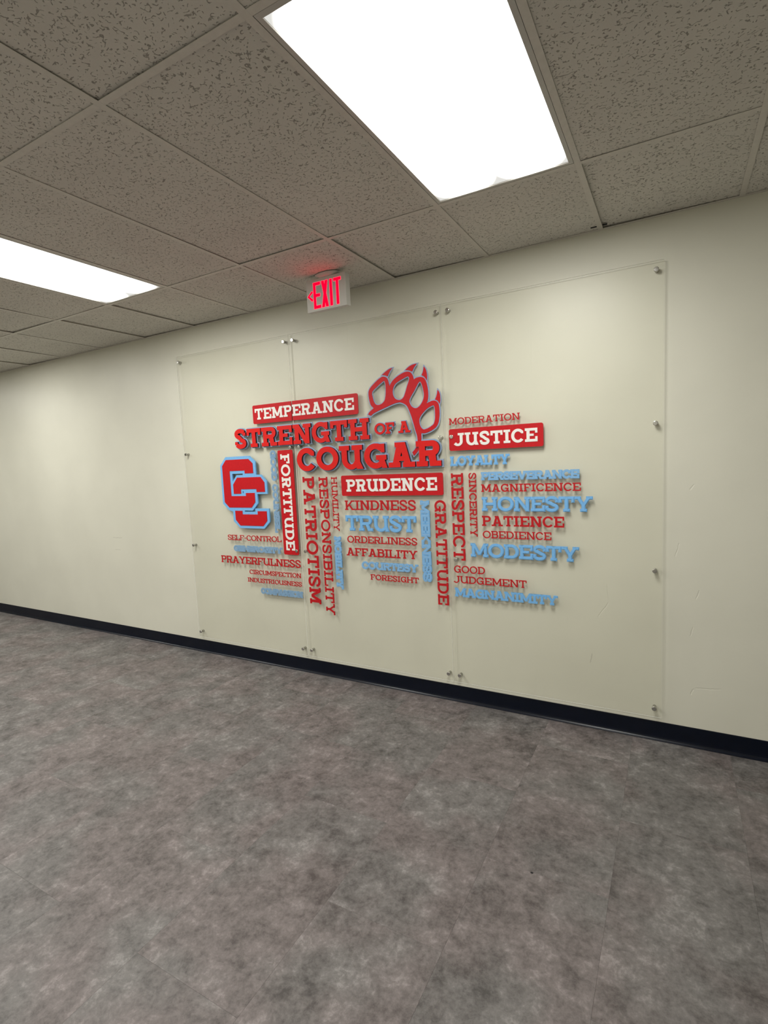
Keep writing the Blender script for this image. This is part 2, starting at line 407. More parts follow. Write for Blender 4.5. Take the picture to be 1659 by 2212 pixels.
for k, r in FIXTURES:
    troffer(k, r, lab.get((k, r), 'lit recessed ceiling light beyond the left edge of view, %s of the two' % ('nearer' if k == -8 else 'farther') if r == 0 else 'unseen recessed ceiling light added behind the viewer to brighten the wall, %s' % {0: 'rightmost', -4: 'middle one', -8: 'leftmost'}[k]))

# ------------------------------------------------------------------ acrylic panels on stand-offs
YP0, YP1 = -0.0175, -0.025       # back and front face of the acrylic
PB, PT = 0.1376, 2.5231
SZ = (2.479, 1.7203, 0.9492, 0.1889)
SEAM = (-3.6265, -2.4411, -1.2564, -0.0579)
SX = ((-3.5952, -2.4809), (-2.3995, -1.2867), (-1.2103, -0.0924))
def standoff_mesh():
    bm = bmesh.new()
    revolve_y(bm, [(0, 0.0), (0.0095, 0.0), (0.0095, YP0+0.0004)], 20)
    revolve_y(bm, [(0.0122, YP1-0.0003), (0.0122, YP1-0.0088), (0.0114, YP1-0.0102), (0.010, YP1-0.0108), (0.0, YP1-0.0110)], 28)
    bmesh.ops.recalc_face_normals(bm, faces=bm.faces)
    me = bpy.data.meshes.new('standoff'); bm.to_mesh(me); bm.free(); me.materials.append(STEEL)
    for p in me.polygons: p.use_smooth = abs(p.normal.y) < 0.9
    return me
SO = standoff_mesh()
plab = ('clear acrylic wall panel at the left, behind the interlocked double C emblem',
        'clear acrylic wall panel in the middle, behind the paw and the word PRUDENCE',
        'clear acrylic wall panel at the right, behind the word JUSTICE')
for i in range(3):
    a, b = SEAM[i]+0.0011, SEAM[i+1]-0.0011
    p = empty('acrylic_panel', ((a+b)/2, 0, PB)); tag(p, plab[i], 'wall panel', 'clear acrylic panels on stand-offs')
    bm = bmesh.new(); box(bm, a-(a+b)/2, b-(a+b)/2, YP1, YP0, 0, PT-PB)
    for f in bm.faces:
        f.material_index = 0 if abs(f.normal.y) > 0.5 else 1
    bm.normal_update()
    for f in bm.faces: f.material_index = 0 if abs(f.normal.y) > 0.5 else 1
    obj('acrylic_sheet', bm, [ACR, EDGE], p)
    for x in SX[i]:
        for z in SZ: link('standoff', SO, p, (x-(a+b)/2, 0, z-PB))

# ------------------------------------------------------------------ slab serif lettering built from strokes
WID = dict(A=1.15, B=.95, C=.98, D=1.03, E=.94, F=.88, G=1.05, H=1.12, I=.52, J=.78, K=1.15, L=.88, M=1.3, N=1.12, O=1.12, P=.92, R=1.02, S=.84, T=.96, U=1.14, V=1.12, Y=1.1)
WID['-'] = .48
def R_(x0, x1, z0, z1): return [((x0, z1), (x0, z0)), ((x1, z1), (x1, z0))]
def Q_(a, b, c, d): return [(a, b), (d, c)]           # quad a(top-left) b(bottom-left) c(bottom-right) d(top-right)
def ARC(cx, cz, rx, ry, w, t, a0, a1, n=18):
    L = []
    for i in range(n+1):
        a = math.radians(a0+(a1-a0)*i/n); c, s = math.cos(a), math.sin(a)
        L.append(((cx+rx*c, cz+ry*s), (cx+(rx-w)*c, cz+(ry-t)*s)))
    return L
def LINE(pts, w):
    L = []
    for i, p in enumerate(pts):
        q0 = pts[max(0, i-1)]; q1 = pts[min(len(pts)-1, i+1)]
        d = Vector((q1[0]-q0[0], q1[1]-q0[1])).normalized(); n = Vector((-d.y, d.x))*w/2
        L.append(((p[0]+n.x, p[1]+n.y), (p[0]-n.x, p[1]-n.y)))
    return L
def glyph(ch, W, w):
    """strokes of one capital in a box W wide and 1 high; w = stem width"""
    t = w*0.82; o = 0.30*w+0.045; sv = 0.30+0.1*w; P = []
    def foot(xc, z=0, l=1, r=1): P.append(R_(xc-w/2-o*l, xc+w/2+o*r, z, z+t*0.92))
    def topb(xc, l=1, r=1): P.append(R_(xc-w/2-o*l, xc+w/2+o*r, 1-t*0.92, 1))
    def stem(xc, z0=0, z1=1): P.append(R_(xc-w/2, xc+w/2, z0, z1))
    xl = o+w/2; xr = W-o-w/2
    if ch == 'I': stem(W/2); P.append(R_(0, W, 0, t*.92)); P.append(R_(0, W, 1-t*.92, 1))
    elif ch == 'H':
        for x in (xl, xr): stem(x); foot(x); topb(x)
        P.append(R_(xl, xr, .5-t/2, .5+t/2))
    elif ch in 'EFL':
        stem(xl)
        if ch in 'EL': P.append(R_(0, W, 0, t)); P.append(R_(W-w*.72, W, t, sv+.06))
        else: foot(xl)
        if ch in 'EF':
            P.append(R_(0, W, 1-t, 1)); P.append(R_(W-w*.72, W, 1-sv-.04, 1-t)); P.append(R_(xl, W*.70, .5-t*.42, .5+t*.45))
        else: topb(xl)
    elif ch == 'T':
        stem(W/2); foot(W/2); P.append(R_(0, W, 1-t, 1))
        for a, b in ((0, w*.72), (W-w*.72, W)): P.append(R_(a, b, 1-sv-.03, 1-t))
    elif ch in 'PRB':
        stem(xl); lo = .40 if ch != 'B' else .48
        ry = (1-lo)/2; rx = min(ry*1.05, W*.45); cx = W-rx-(0.04 if ch == 'B' else (0.06 if ch == 'R' else 0))
        P.append(R_(0, cx, 1-t, 1)); P.append(R_(xl, cx, lo, lo+t)); P.append(ARC(cx, lo+ry, rx, ry, w, t, -90, 90))
        if ch == 'P': foot(xl)
        if ch == 'B':
            h2 = lo+t; ry2 = h2/2; cx2 = W-ry2
            P.append(R_(0, cx2, 0, t)); P.append(ARC(cx2, ry2, ry2, ry2, w, t, -90, 90))
        if ch == 'R':
            foot(xl, r=.8); a = W*.50
            P.append(Q_((a-.02, lo+t*.6), (W-w*1.55-.06, 0), (W-w*.45-.06, 0), (a+w*1.1, lo+t*.6)))
            P.append(R_(W-w*1.3-.04, W, 0, t*.92))
    elif ch == 'D':
        stem(xl); rx = min(.52, W*.5); cx = W-rx
        P.append(R_(0, cx, 0, t)); P.append(R_(0, cx, 1-t, 1)); P.append(ARC(cx, .5, rx, .5, w, t, -90, 90, 22))
    elif ch == 'O': P.append(ARC(W/2, .5, W/2, .52, w, t*1.05, 0, 360, 36))
    elif ch == 'C':
        P.append(ARC(W*.53, .5, W*.53, .52, w, t*1.05, 40, 322, 30))
        P.append(R_(W*.93-w*.62, W*.95, .66, .84)); 
    elif ch == 'G':
        P.append(ARC(W*.50, .5, W*.50, .52, w, t*1.05, 44, 325, 30))
        P.append(R_(W*.86-w*.55, W*.90, .64, .99)); P.append(R_(W*.52, W*.97, .50-t*.75, .50+t*.15))
        P.append(R_(W*.87-w*.9, W*.90, .16, .45)); P.append(Q_((W*.90-w*.6, .3), (W-w*.95, 0), (W, 0), (W*.90, .3)))
    elif ch == 'S':
        r1, r2 = .5-w*.5, 1; pts = []
        ax = W/2-w*.5; zt, zb = .755, .245; rt_, rb = .265-t*.45, .265-t*.45
        for i in range(0, 15):
            a = math.radians(22+i*(248-22)/14); pts.append((W/2+ax*.96*math.cos(a), zt+rt_*math.sin(a)))
        for i in range(0, 15):
            a = math.radians(68-i*(68+158)/14); pts.append((W/2+ax*math.cos(a), zb+rb*math.sin(a)))
        P.append(LINE(pts, (w+t)/2*1.02))
        for (a, b) in ((W-w*.9, .66), (w*.12, .17)): P.append(R_(a, a+w*.78, b, b+.17))
    elif ch in 'UJ':
        if ch == 'U':
            xr2 = W-o*.9-w*.62; cx = (xl+xr2)/2; rx = (xr2-xl)/2+w/2
            stem(xl, .42, 1); stem(xr2, .14, 1); topb(xl); topb(xr2); P.append(ARC(cx, .42, rx, .44, w, t, 180, 338, 22))
            P.append(Q_((xr2-w/2, .3), (xr2-w*.18, 0), (W, 0), (xr2+w/2, .3)))
        else:
            xs_ = W-o-w/2; stem(xs_, .32, 1); topb(xs_, 1.4, 1); rx = xs_+w/2; P.append(ARC(xs_+w/2-rx*.62, .32, rx*.62, .34, w, t, -150, 0, 18))
            P.append(R_(0, w*.6, .06, .26))
    elif ch in 'AV':
        hw = w*1.06
        if ch == 'A':
            a0, a1 = o+hw/2+.02, W-o-hw/2-.02; c = W/2
            P.append(Q_((c-hw*.62, 1), (a0-hw/2, 0), (a0+hw/2, 0), (c+hw*.38, 1)))
            P.append(Q_((c-hw*.38, 1), (a1-hw/2, 0), (a1+hw/2, 0), (c+hw*.62, 1)))
            P.append(R_(a0+.10, a1-.10, .25, .25+t*.85)); P.append(R_(c-hw*.62-o*.9, c+hw*.3, 1-t*.85, 1))
            P.append(R_(0, a0+hw/2+o*.9, 0, t*.92)); P.append(R_(a1-hw/2-o*.9, W, 0, t*.92))
        else:
            a0, a1 = o+hw/2, W-o-hw/2; c = W/2
            P.append(Q_((a0-hw/2, 1), (c-hw*.5, 0), (c+hw*.5, 0), (a0+hw/2, 1))); P.append(Q_((a1-hw/2, 1), (c-hw*.5, 0), (c+hw*.5, 0), (a1+hw/2, 1)))
            P.append(R_(0, a0+hw/2+o*.7, 1-t*.92, 1)); P.append(R_(a1-hw/2-o*.7, W, 1-t*.92, 1))
    elif ch == 'Y':
        c = W/2; a0, a1 = o+w*.55, W-o-w*.55; hw = w*1.05
        stem(c, 0, .46); foot(c)
        P.append(Q_((a0-hw/2, 1), (c-w/2, .40), (c+w/2, .40), (a0+hw/2, 1))); P.append(Q_((a1-hw/2, 1), (c-w/2, .40), (c+w/2, .40), (a1+hw/2, 1)))
        P.append(R_(0, a0+hw/2+o*.7, 1-t*.92, 1)); P.append(R_(a1-hw/2-o*.7, W, 1-t*.92, 1))
    elif ch == 'N':
        xr3 = W-o-w/2; stem(xl); stem(xr3); foot(xl); topb(xr3); P.append(R_(0, xl, 1-t*.92, 1))
        P.append(Q_((xl-w/2, 1), (xr3-w*.62, 0), (xr3+w/2, 0), (xl+w*.62, 1)))
    elif ch == 'M':
        stem(xl); stem(xr); foot(xl, r=.7); foot(xr, l=.7); P.append(R_(0, xl, 1-t*.92, 1)); P.append(R_(xr, W, 1-t*.92, 1)); c = W/2
        P.append(Q_((xl-w/2, 1), (c-w*.5, .16), (c+w*.5, .16), (xl+w*.6, 1))); P.append(Q_((xr-w*.6, 1), (c-w*.5, .16), (c+w*.5, .16), (xr+w/2, 1)))
    elif ch == 'K':
        stem(xl); foot(xl, r=.8); topb(xl, r=.8); k = W-o-w*.7
        P.append(Q_((k-w*.55, 1), (xl, .36), (xl+w*.9, .30), (k+w*.55, 1))); P.append(Q_((xl+w*.9, .62), (k-w*.5, 0), (k+w*.6, 0), (xl+w*2.0, .62)))
        P.append(R_(k-w*.7-o*.5, W, 1-t*.92, 1)); P.append(R_(k-w*.6-o*.5, W, 0, t*.92))
    elif ch == '-': P.append(R_(.06, W-.06, .42, .42+t))
    return P
def grow(strip, g):
    """offset a stroke outward by g on every side"""
    if g <= 0: return strip
    out = []; n = len(strip)
    closed = (Vector(strip[0][0])-Vector(strip[-1][0])).length < 1e-6
    mids = [((Vector(a)+Vector(b))/2) for a, b in strip]
    for i, (a, b) in enumerate(strip):
        a, b = Vector(a), Vector(b); d = (a-b)
        if d.length < 1e-9: d = Vector((0, 1))
        d.normalize(); e = Vector((0, 0))
        if not closed:
            if i == 0: tg = (mids[0]-mids[1]); e = tg.normalized()*g if tg.length > 1e-9 else e
            elif i == n-1: tg = (mids[-1]-mids[-2]); e = tg.normalized()*g if tg.length > 1e-9 else e
        out.append((tuple(a+d*g+e), tuple(b-d*g+e)))
    return out
def extrude_strips(bm, strips, tf, y0, y1, clip=None, mside=0):
    """strips -> prisms between y0 (back) and y1 (front, smaller y); tf maps (u,v) to (x,z)"""
    for si, s in enumerate(strips):
        yf = y1-si*0.00003
        A = []
        for a, b in s:
            row = []
            for p in (a, b):
                x, z = tf(*p)
                if clip: x = max(clip[0], min(clip[1], x))
                row.append((x, z))
            A.append(row)
        F = [[bm.verts.new((x, yf, z)) for x, z in r] for r in A]; K = [[bm.verts.new((x, y0, z)) for x, z in r] for r in A]
        closed = (Vector(A[0][0])-Vector(A[-1][0])).length < 1e-7
        fl = []
        for i in range(len(A)-1):
            fl.append((bm.faces.new((F[i][0], F[i][1], F[i+1][1], F[i+1][0])), 0))
            fl.append((bm.faces.new((K[i][0], K[i+1][0], K[i+1][1], K[i][1])), mside))
            fl.append((bm.faces.new((F[i][0], F[i+1][0], K[i+1][0], K[i][0])), mside))
            fl.append((bm.faces.new((F[i][1], K[i][1], K[i+1][1], F[i+1][1])), mside))
        if not closed:
            fl.append((bm.faces.new((F[0][0], K[0][0], K[0][1], F[0][1])), mside)); fl.append((bm.faces.new((F[-1][0], F[-1][1], K[-1][1], K[-1][0])), mside))
        for f, m in fl: f.material_index = m
    bmesh.ops.recalc_face_normals(bm, faces=bm.faces)

def layout(text, length, h, gap=0.075, space=0.5):
    """letters scaled to fill a length: list of (char, u0, width) in units of cap height"""
    tot = sum(WID[c] if c != ' ' else space for c in text)+gap*(len(text)-1)
    k = (length/h)/tot; L = []; u = 0
    for c in text:
        wd = (WID[c] if c != ' ' else space)*k
        if c != ' ': L.append((c, u, wd))
        u += wd+gap*k
    return L

def word(text, x0, x1, z0, z1, wt, mat_l, label, y0=YP1, th=0.0045, vertical=False, pad=0.0, mat_b=None, bth=0.0035, name='raised_word', parent=None, side=None, clips=None, gap=0.075):
    """x0,x1,z0,z1 bound the word as seen (pad included)"""
    x0 += pad; x1 -= pad; z0 += pad; z1 -= pad
    h, L = ((x1-x0), (z1-z0)) if vertical else ((z1-z0), (x1-x0))
    cx, cz = (x0+x1)/2, (z0+z1)/2
    root = parent
    if root is None:
        root = empty(name, (cx, y0, cz)); tag(root, label, 'sign', 'raised words on the acrylic panels'); 
    ox, oz = root.location.x, root.location.z; oy = root.location.y
    def TF(u0):
        if vertical: return lambda u, v: (x0+v*h-ox, z1-(u0+u)*h-oz)
        return lambda u, v: (x0+(u0+u)*h-ox, z0+v*h-oz)
    yb = y0-oy; i = 0
    for c, u0, wd in layout(text, L, h, gap):
        P = glyph(c, wd, wt)
        if pad > 0:
            bm = bmesh.new(); g = pad/h
            cl = None
            if clips:
                xc = x0+(u0+wd/2)*h
                for s in clips: cl = ((-99, s-0.0045-ox) if xc < s else (s+0.0045-ox, 99))
            extrude_strips(bm, [grow(s, g) for s in P], TF(u0), yb, yb-bth-0.0004*(i % 3), clip=cl)
            obj('letter_backing', bm, mat_b, root)
        bm = bmesh.new(); b0 = yb-(bth if pad > 0 else 0)
        extrude_strips(bm, P, TF(u0), b0, b0-th, mside=1 if side else 0)
        obj('letter', bm, [mat_l, side] if side else mat_l, root)
        i += 1
    return root

def rounded(x0, x1, z0, z1, r, corners=(1, 1, 1, 1), n=6):
    """corner order: bottom-left, bottom-right, top-right, top-left"""
    pts = []
    for q, (cx, cz, a0, on) in enumerate(((x0+r, z0+r, 180, corners[0]), (x1-r, z0+r, 270, corners[1]), (x1-r, z1-r, 0, corners[2]), (x0+r, z1-r, 90, corners[3]))):
        if not on: pts.append(((x0, z0), (x1, z0), (x1, z1), (x0, z1))[q]); continue
        for i in range(n+1):
            a = math.radians(a0+90*i/n); pts.append((cx+r*math.cos(a), cz+r*math.sin(a)))
    return pts
def prism(bm, loops, y0, y1, mside=0, ox=0, oz=0):
    """outline with holes -> solid between y0 (back) and y1 (front)"""
    vec = [[Vector((p[0]-ox, p[1]-oz, 0)) for p in L] for L in loops]
    tri = tessellate_polygon(vec); flat = [p for L in vec for p in L]
    F = [bm.verts.new((p.x, y1, p.y)) for p in flat]; K = [bm.verts.new((p.x, y0, p.y)) for p in flat]
    for t in tri:
        try: bm.faces.new([F[i] for i in t]).material_index = 0; bm.faces.new([K[i] for i in t[::-1]]).material_index = mside
        except ValueError: pass
    s = 0
    for L in vec:
        n = len(L)
        for i in range(n):
            j = (i+1) % n; bm.faces.new((F[s+i], F[s+j], K[s+j], K[s+i])).material_index = mside
        s += n
    bmesh.ops.recalc_face_normals(bm, faces=bm.faces)
def offset(L, d):
    """polygon offset, +d grows an outline regardless of winding"""
    n = len(L); ar = sum(L[i][0]*L[(i+1) % n][1]-L[(i+1) % n][0]*L[i][1] for i in range(n)); s = 1 if ar > 0 else -1; out = []
    for i in range(n):
        p0, p, p1 = Vector(L[i-1]), Vector(L[i]), Vector(L[(i+1) % n])
        a = (p-p0).normalized(); b = (p1-p).normalized()
        na = Vector((a.y, -a.x))*s; nb = Vector((b.y, -b.x))*s; m = na+nb
        if m.length < 1e-4: m = na
        m.normalize(); k = min(1/max(0.35, m.dot(na)), 2.0); out.append(tuple(p+m*d*k))
    return out
def smooth_loop(L, sub=4, corner=50):
    n = len(L); out = []
    def is_c(i):
        a = (Vector(L[i % n])-Vector(L[(i-1) % n])); b = (Vector(L[(i+1) % n])-Vector(L[i % n]))
        return abs(math.degrees(a.angle_signed(b))) > corner
    for i in range(n):
        p0, p1, p2, p3 = (Vector(L[(i+k) % n]) for k in (-1, 0, 1, 2))
        if is_c(i): p0 = p1
        if is_c(i+1): p3 = p2
        for j in range(sub):
            t = j/sub
            q = 0.5*((2*p1)+(p2-p0)*t+(2*p0-5*p1+4*p2-p3)*t*t+(3*p1-p0-3*p2+p3)*t**3); out.append((q.x, q.y))
    return out

# ---- name plates with raised white letters
def plate(text, px, tx, label, vertical=False, cut=None, wt=0.225):
    x0, x1, z0, z1 = px; root = empty('name_plate', ((x0+x1)/2, YP1, (z0+z1)/2)); tag(root, label, 'sign', 'red name plates with white letters')
    ox, oz = root.location.x, root.location.z
    spans = [(x0, x1, (1, 1, 1, 1))] if cut is None else [(x0, cut-0.0045, (1, 0, 0, 1)), (cut+0.0045, x1, (0, 1, 1, 0))]
    for a, b, c in spans:
        bm = bmesh.new(); prism(bm, [rounded(a, b, z0, z1, 0.012, c)], 0, -0.006, ox=ox, oz=oz)
        obj('plate', bm, RED, root)
    word(text, *tx, wt, WHITE, None, y0=YP1-0.006, th=0.0025, vertical=vertical, parent=root)
plate('TEMPERANCE', (-2.819, -1.876, 1.915, 2.054), (-2.796, -1.906, 1.946, 2.027), 'long red plate reading TEMPERANCE in white, above STRENGTH', cut=SEAM[1])
plate('PRUDENCE', (-2.045, -1.278, 1.360, 1.502), (-2.003, -1.318, 1.390, 1.474), 'red plate reading PRUDENCE in white, below COUGAR', wt=0.225)
plate('JUSTICE', (-1.227, -0.656, 1.634, 1.767), (-1.188, -0.688, 1.663, 1.740), 'red plate reading JUSTICE in white on the right panel', wt=0.235)
plate('FORTITUDE', (-2.603, -2.462, 0.917, 1.705), (-2.576, -2.492, 0.951, 1.675), 'upright red plate reading FORTITUDE in white, turned sideways', vertical=True, wt=0.225)

# ---- the big title with the paw
T = empty('title_sign', (-2.0, YP1, 1.75))
tag(T, 'large raised red title STRENGTH OF A COUGAR with clawed paw, outlined in blue', 'sign')
word('STRENGTH', -3.022, -1.782, 1.734, 1.890, 0.255, REDF, None, pad=0.008, mat_b=BLUEG, th=0.014, bth=0.007, parent=T, side=RED_SHADED, clips=[SEAM[1]], gap=0.055)
word('OF', -1.757, -1.598, 1.763, 1.845, 0.24, REDF, None, pad=0.005, mat_b=BLUEG, th=0.007, bth=0.007, parent=T, side=RED_SHADED, gap=0.02)
word('A', -1.579, -1.482, 1.762, 1.846, 0.24, REDF, None, pad=0.005, mat_b=BLUEG, th=0.007, bth=0.007, parent=T, side=RED_SHADED)
word('COUGAR', -2.419, -1.268, 1.537, 1.716, 0.27, REDF, None, pad=0.009, mat_b=BLUEG, th=0.016, bth=0.007, parent=T, side=RED_SHADED, gap=0.055)
PAW = {
    'paw': [(-1.7996,1.9047),(-1.7829,1.9232),(-1.7528,1.942),(-1.7728,1.9635),(-1.781,1.989),(-1.7867,2.0257),(-1.785,2.0551),(-1.77,2.0781),(-1.7438,2.0997),(-1.71,2.1235),(-1.6828,2.1365),(-1.6676,2.1379),(-1.6493,2.131),(-1.6389,2.117),(-1.6325,2.0971),(-1.6271,2.0725),(-1.6162,2.0889),(-1.5987,2.1076),(-1.5721,2.1252),(-1.5387,2.1402),(-1.5095,2.1487),(-1.4845,2.1478),(-1.4673,2.1364),(-1.4559,2.1164),(-1.4509,2.094),(-1.4372,2.1018),(-1.416,2.1055),(-1.3935,2.1029),(-1.3767,2.0917),(-1.3642,2.0641),(-1.3572,2.0264),(-1.3553,1.9891),(-1.3601,1.9586),(-1.3696,1.9378),(-1.3538,1.9441),(-1.3295,1.9511),(-1.3092,1.9492),(-1.2944,1.9386),(-1.2865,1.9179),(-1.2836,1.8759),(-1.2873,1.8392),(-1.2953,1.8089),(-1.3132,1.7854),(-1.3413,1.7686),(-1.3717,1.7581),(-1.3927,1.7543),(-1.4136,1.7567),(-1.4151,1.700),(-1.4403,1.700),(-1.4430,1.7418),(-1.4529,1.7741),(-1.465,1.8215),(-1.4772,1.8648),(-1.4888,1.8974),(-1.4972,1.9173),(-1.5088,1.938),(-1.5298,1.9526),(-1.5511,1.9616),(-1.5657,1.9629),(-1.6027,1.9571),(-1.6595,1.9403),(-1.7174,1.9225),(-1.7566,1.9078),(-1.7768,1.8946)],
    'toe1': [(-1.6691,2.1108),(-1.6601,2.1049),(-1.6558,2.0804),(-1.6558,2.045),(-1.6594,2.0131),(-1.6684,1.9849),(-1.6883,1.9672),(-1.7153,1.9599),(-1.7379,1.9669),(-1.7502,1.9861),(-1.7582,2.0163),(-1.7615,2.0396),(-1.754,2.0551),(-1.728,2.0736),(-1.6964,2.0945)],
    'toe2': [(-1.4929,2.1207),(-1.4827,2.1117),(-1.4853,2.0932),(-1.4994,2.0602),(-1.5118,2.0269),(-1.5278,1.9937),(-1.5466,1.9796),(-1.5649,1.9782),(-1.5865,1.9867),(-1.6003,2.004),(-1.6063,2.0302),(-1.6014,2.0553),(-1.5892,2.0763),(-1.5664,2.0929),(-1.5294,2.1076)],
    'toe3': [(-1.412,2.0781),(-1.4019,2.0714),(-1.3911,2.0392),(-1.3843,1.9982),(-1.3909,1.9647),(-1.4096,1.9353),(-1.4314,1.9184),(-1.4527,1.9172),(-1.4735,1.9285),(-1.4867,1.9518),(-1.4876,1.9708),(-1.4739,1.9947),(-1.4475,2.0296),(-1.4267,2.0617)],
    'toe4': [(-1.3246,1.9237),(-1.317,1.9158),(-1.3135,1.8887),(-1.3141,1.8475),(-1.3197,1.8211),(-1.3283,1.8052),(-1.3519,1.7902),(-1.3753,1.7814),(-1.3963,1.7787),(-1.4099,1.788),(-1.4208,1.8077),(-1.4245,1.829),(-1.4212,1.8498),(-1.4062,1.8716),(-1.382,1.8946),(-1.3582,1.9112)],
    'claw1': [(-1.6802,2.149),(-1.6549,2.1652),(-1.6244,2.1807),(-1.6001,2.1856),(-1.6176,2.1687),(-1.6296,2.151),(-1.6379,2.136),(-1.6524,2.1425),(-1.6671,2.1475)],
    'claw2': [(-1.5089,2.1602),(-1.4831,2.1773),(-1.4543,2.1876),(-1.4262,2.1902),(-1.4409,2.1751),(-1.4521,2.1594),(-1.4598,2.1448),(-1.4772,2.1532),(-1.4947,2.1584)],
    'claw3': [(-1.3786,2.1673),(-1.3673,2.1505),(-1.3614,2.1283),(-1.359,2.1035),(-1.3611,2.0792),(-1.3698,2.094),(-1.3813,2.1061),(-1.3964,2.1156),(-1.3871,2.1314),(-1.3822,2.1493)],
    'claw4': [(-1.2913,2.0148),(-1.2803,1.9969),(-1.2761,1.9751),(-1.2765,1.9476),(-1.2813,1.9281),(-1.2892,1.9427),(-1.2973,1.9511),(-1.3106,1.957),(-1.3014,1.9745),(-1.2956,1.9923)],
    'pad': [(-1.4504,1.672),(-1.4295,1.6635),(-1.4448,1.6397),(-1.4597,1.6255),(-1.4721,1.6154),(-1.4818,1.6394),(-1.4656,1.6536)],
}
ox, oz = T.location.x, T.location.z
outer = smooth_loop(PAW['paw']); holes = [smooth_loop(PAW['toe%d' % i]) for i in (1, 2, 3, 4)]
bm = bmesh.new(); prism(bm, [offset(outer, 0.0075)]+[offset(h, -0.0055) for h in holes], 0, -0.0058, ox=ox, oz=oz); obj('paw_backing', bm, BLUEG, T)
bm = bmesh.new(); prism(bm, [outer]+holes, -0.0058, -0.0088, ox=ox, oz=oz); obj('paw', bm, RED, T)
for i in (1, 2, 3, 4):
    c = smooth_loop(PAW['claw%d' % i])
    bm = bmesh.new(); prism(bm, [offset(c, 0.006)], 0, -0.0055-0.00005*i, ox=ox, oz=oz); obj('claw_backing', bm, BLUEG, T)
    bm = bmesh.new(); prism(bm, [c], -0.0055, -0.0088, ox=ox, oz=oz); obj('claw', bm, RED, T)
bm = bmesh.new(); prism(bm, [offset(PAW['pad'], 0.006)], 0, -0.0054, ox=ox, oz=oz); obj('heel_backing', bm, BLUEG, T)
bm = bmesh.new(); prism(bm, [PAW['pad']], -0.0054, -0.0088, ox=ox, oz=oz); obj('heel_pad', bm, RED, T)

# ---- interlocked double C emblem
CC = {
    'a': [(-3.1326,1.6552),(-2.8937,1.6552),(-2.8512,1.6195),(-2.8512,1.5438),(-2.9393,1.5438),(-2.9393,1.5665),(-3.0995,1.5665),(-3.0995,1.3673),(-2.9430,1.3673),(-2.9430,1.3905),(-2.8508,1.3905),(-2.8508,1.3190),(-2.8927,1.2757),(-3.1305,1.2757),(-3.1775,1.3189),(-3.1775,1.6079)],
    'b': [(-3.024,1.5128),(-2.7816,1.5128),(-2.7448,1.4703),(-2.7448,1.3973),(-2.8299,1.3973),(-2.8299,1.4205),(-2.9920,1.4205),(-2.9920,1.3852),(-3.071,1.3852),(-3.0712,1.4593)],
    'c': [(-3.0710,1.2498),(-2.9930,1.2498),(-2.9930,1.2218),(-2.8339,1.2218),(-2.8339,1.2478),(-2.7419,1.2478),(-2.7419,1.1737),(-2.7854,1.1320),(-3.0255,1.1320),(-3.0708,1.1773)],
    'blue': [(-3.136,1.6785),(-2.885,1.6785),(-2.8262,1.6312),(-2.8262,1.5310),(-2.7762,1.5300),(-2.7232,1.4768),(-2.7232,1.3815),(-2.8262,1.3807),(-2.8262,1.3084),(-2.8854,1.2513),(-2.9704,1.2513),(-2.9704,1.2433),(-2.8585,1.2433),(-2.8585,1.2685),(-2.7183,1.2685),(-2.7183,1.1656),(-2.7781,1.1110),(-3.0294,1.1110),(-3.0958,1.1651),(-3.0958,1.2435),(-3.1385,1.2541),(-3.1995,1.3055),(-3.1995,1.6116)],
    'h1': [(-3.0756,1.5435),(-2.9630,1.5435),(-2.9630,1.5323),(-3.028,1.5323),(-3.0756,1.4841)],
    'h2': [(-2.9756,1.4041),(-2.9677,1.4041),(-2.9677,1.3882),(-2.9756,1.3882)]}
e = empty('double_c_emblem', (-2.96, YP1, 1.39)); tag(e, 'red interlocked double C emblem with sky blue border on the left panel', 'sign')
bm = bmesh.new(); prism(bm, [CC['blue'], CC['h1'], CC['h2']], 0, -0.012, ox=-2.96, oz=1.39); obj('emblem_border', bm, BLUE, e)
for k in 'abc':
    bm = bmesh.new(); prism(bm, [CC[k]], -0.012, -0.0145, ox=-2.96, oz=1.39); obj('emblem_letter', bm, RED, e)

# ---- small words
RW = lambda s, where: 'raised red word %s %s' % (s, where)
def red(text, x0, x1, z0, z1, where, wt=0.17, vertical=False):
    word(text, x0, x1, z0, z1, wt, REDS, 'raised red word %s, %s' % (text, where), vertical=vertical)
def blue(text, x0, x1, z0, z1, where, wt=0.155, vertical=False, pad=0.0038, ml=None, mb=None, th=0.0035):
    word(text, x0, x1, z0, z1, wt, ml or BLUE, 'raised light blue word %s, %s' % (text, where), vertical=vertical, pad=pad, mat_b=mb or BLUEB, th=th)
red('MODERATION', -1.225, -0.788, 1.793, 1.833, 'above the JUSTICE plate')
blue('LOYALTY', -1.226, -0.852, 1.539, 1.600, 'below the JUSTICE plate', th=0.002)
blue('PERSEVERANCE', -1.030, -0.465, 1.447, 1.497, 'at the top of the right column', ml=BLUEP, th=0.001)
red('MAGNIFICENCE', -1.030, -0.458, 1.377, 1.423, 'between PERSEVERANCE and HONESTY', 0.19)
blue('HONESTY', -1.030, -0.396, 1.259, 1.346, 'the widest one at the right', 0.175)
red('PATIENCE', -1.031, -0.549, 1.169, 1.231, 'below HONESTY', 0.20)
red('OBEDIENCE', -1.029, -0.621, 1.094, 1.139, 'above MODESTY')
blue('MODESTY', -1.110, -0.470, 0.973, 1.060, 'below OBEDIENCE', 0.175)
red('GOOD', -1.224, -1.022, 0.867, 0.912, 'above JUDGEMENT on the right panel')
red('JUDGEMENT', -1.225, -0.768, 0.801, 0.846, 'between GOOD and MAGNANIMITY')
blue('MAGNANIMITY', -1.224, -0.590, 0.711, 0.769, 'lowest word of the right panel', th=0.001)
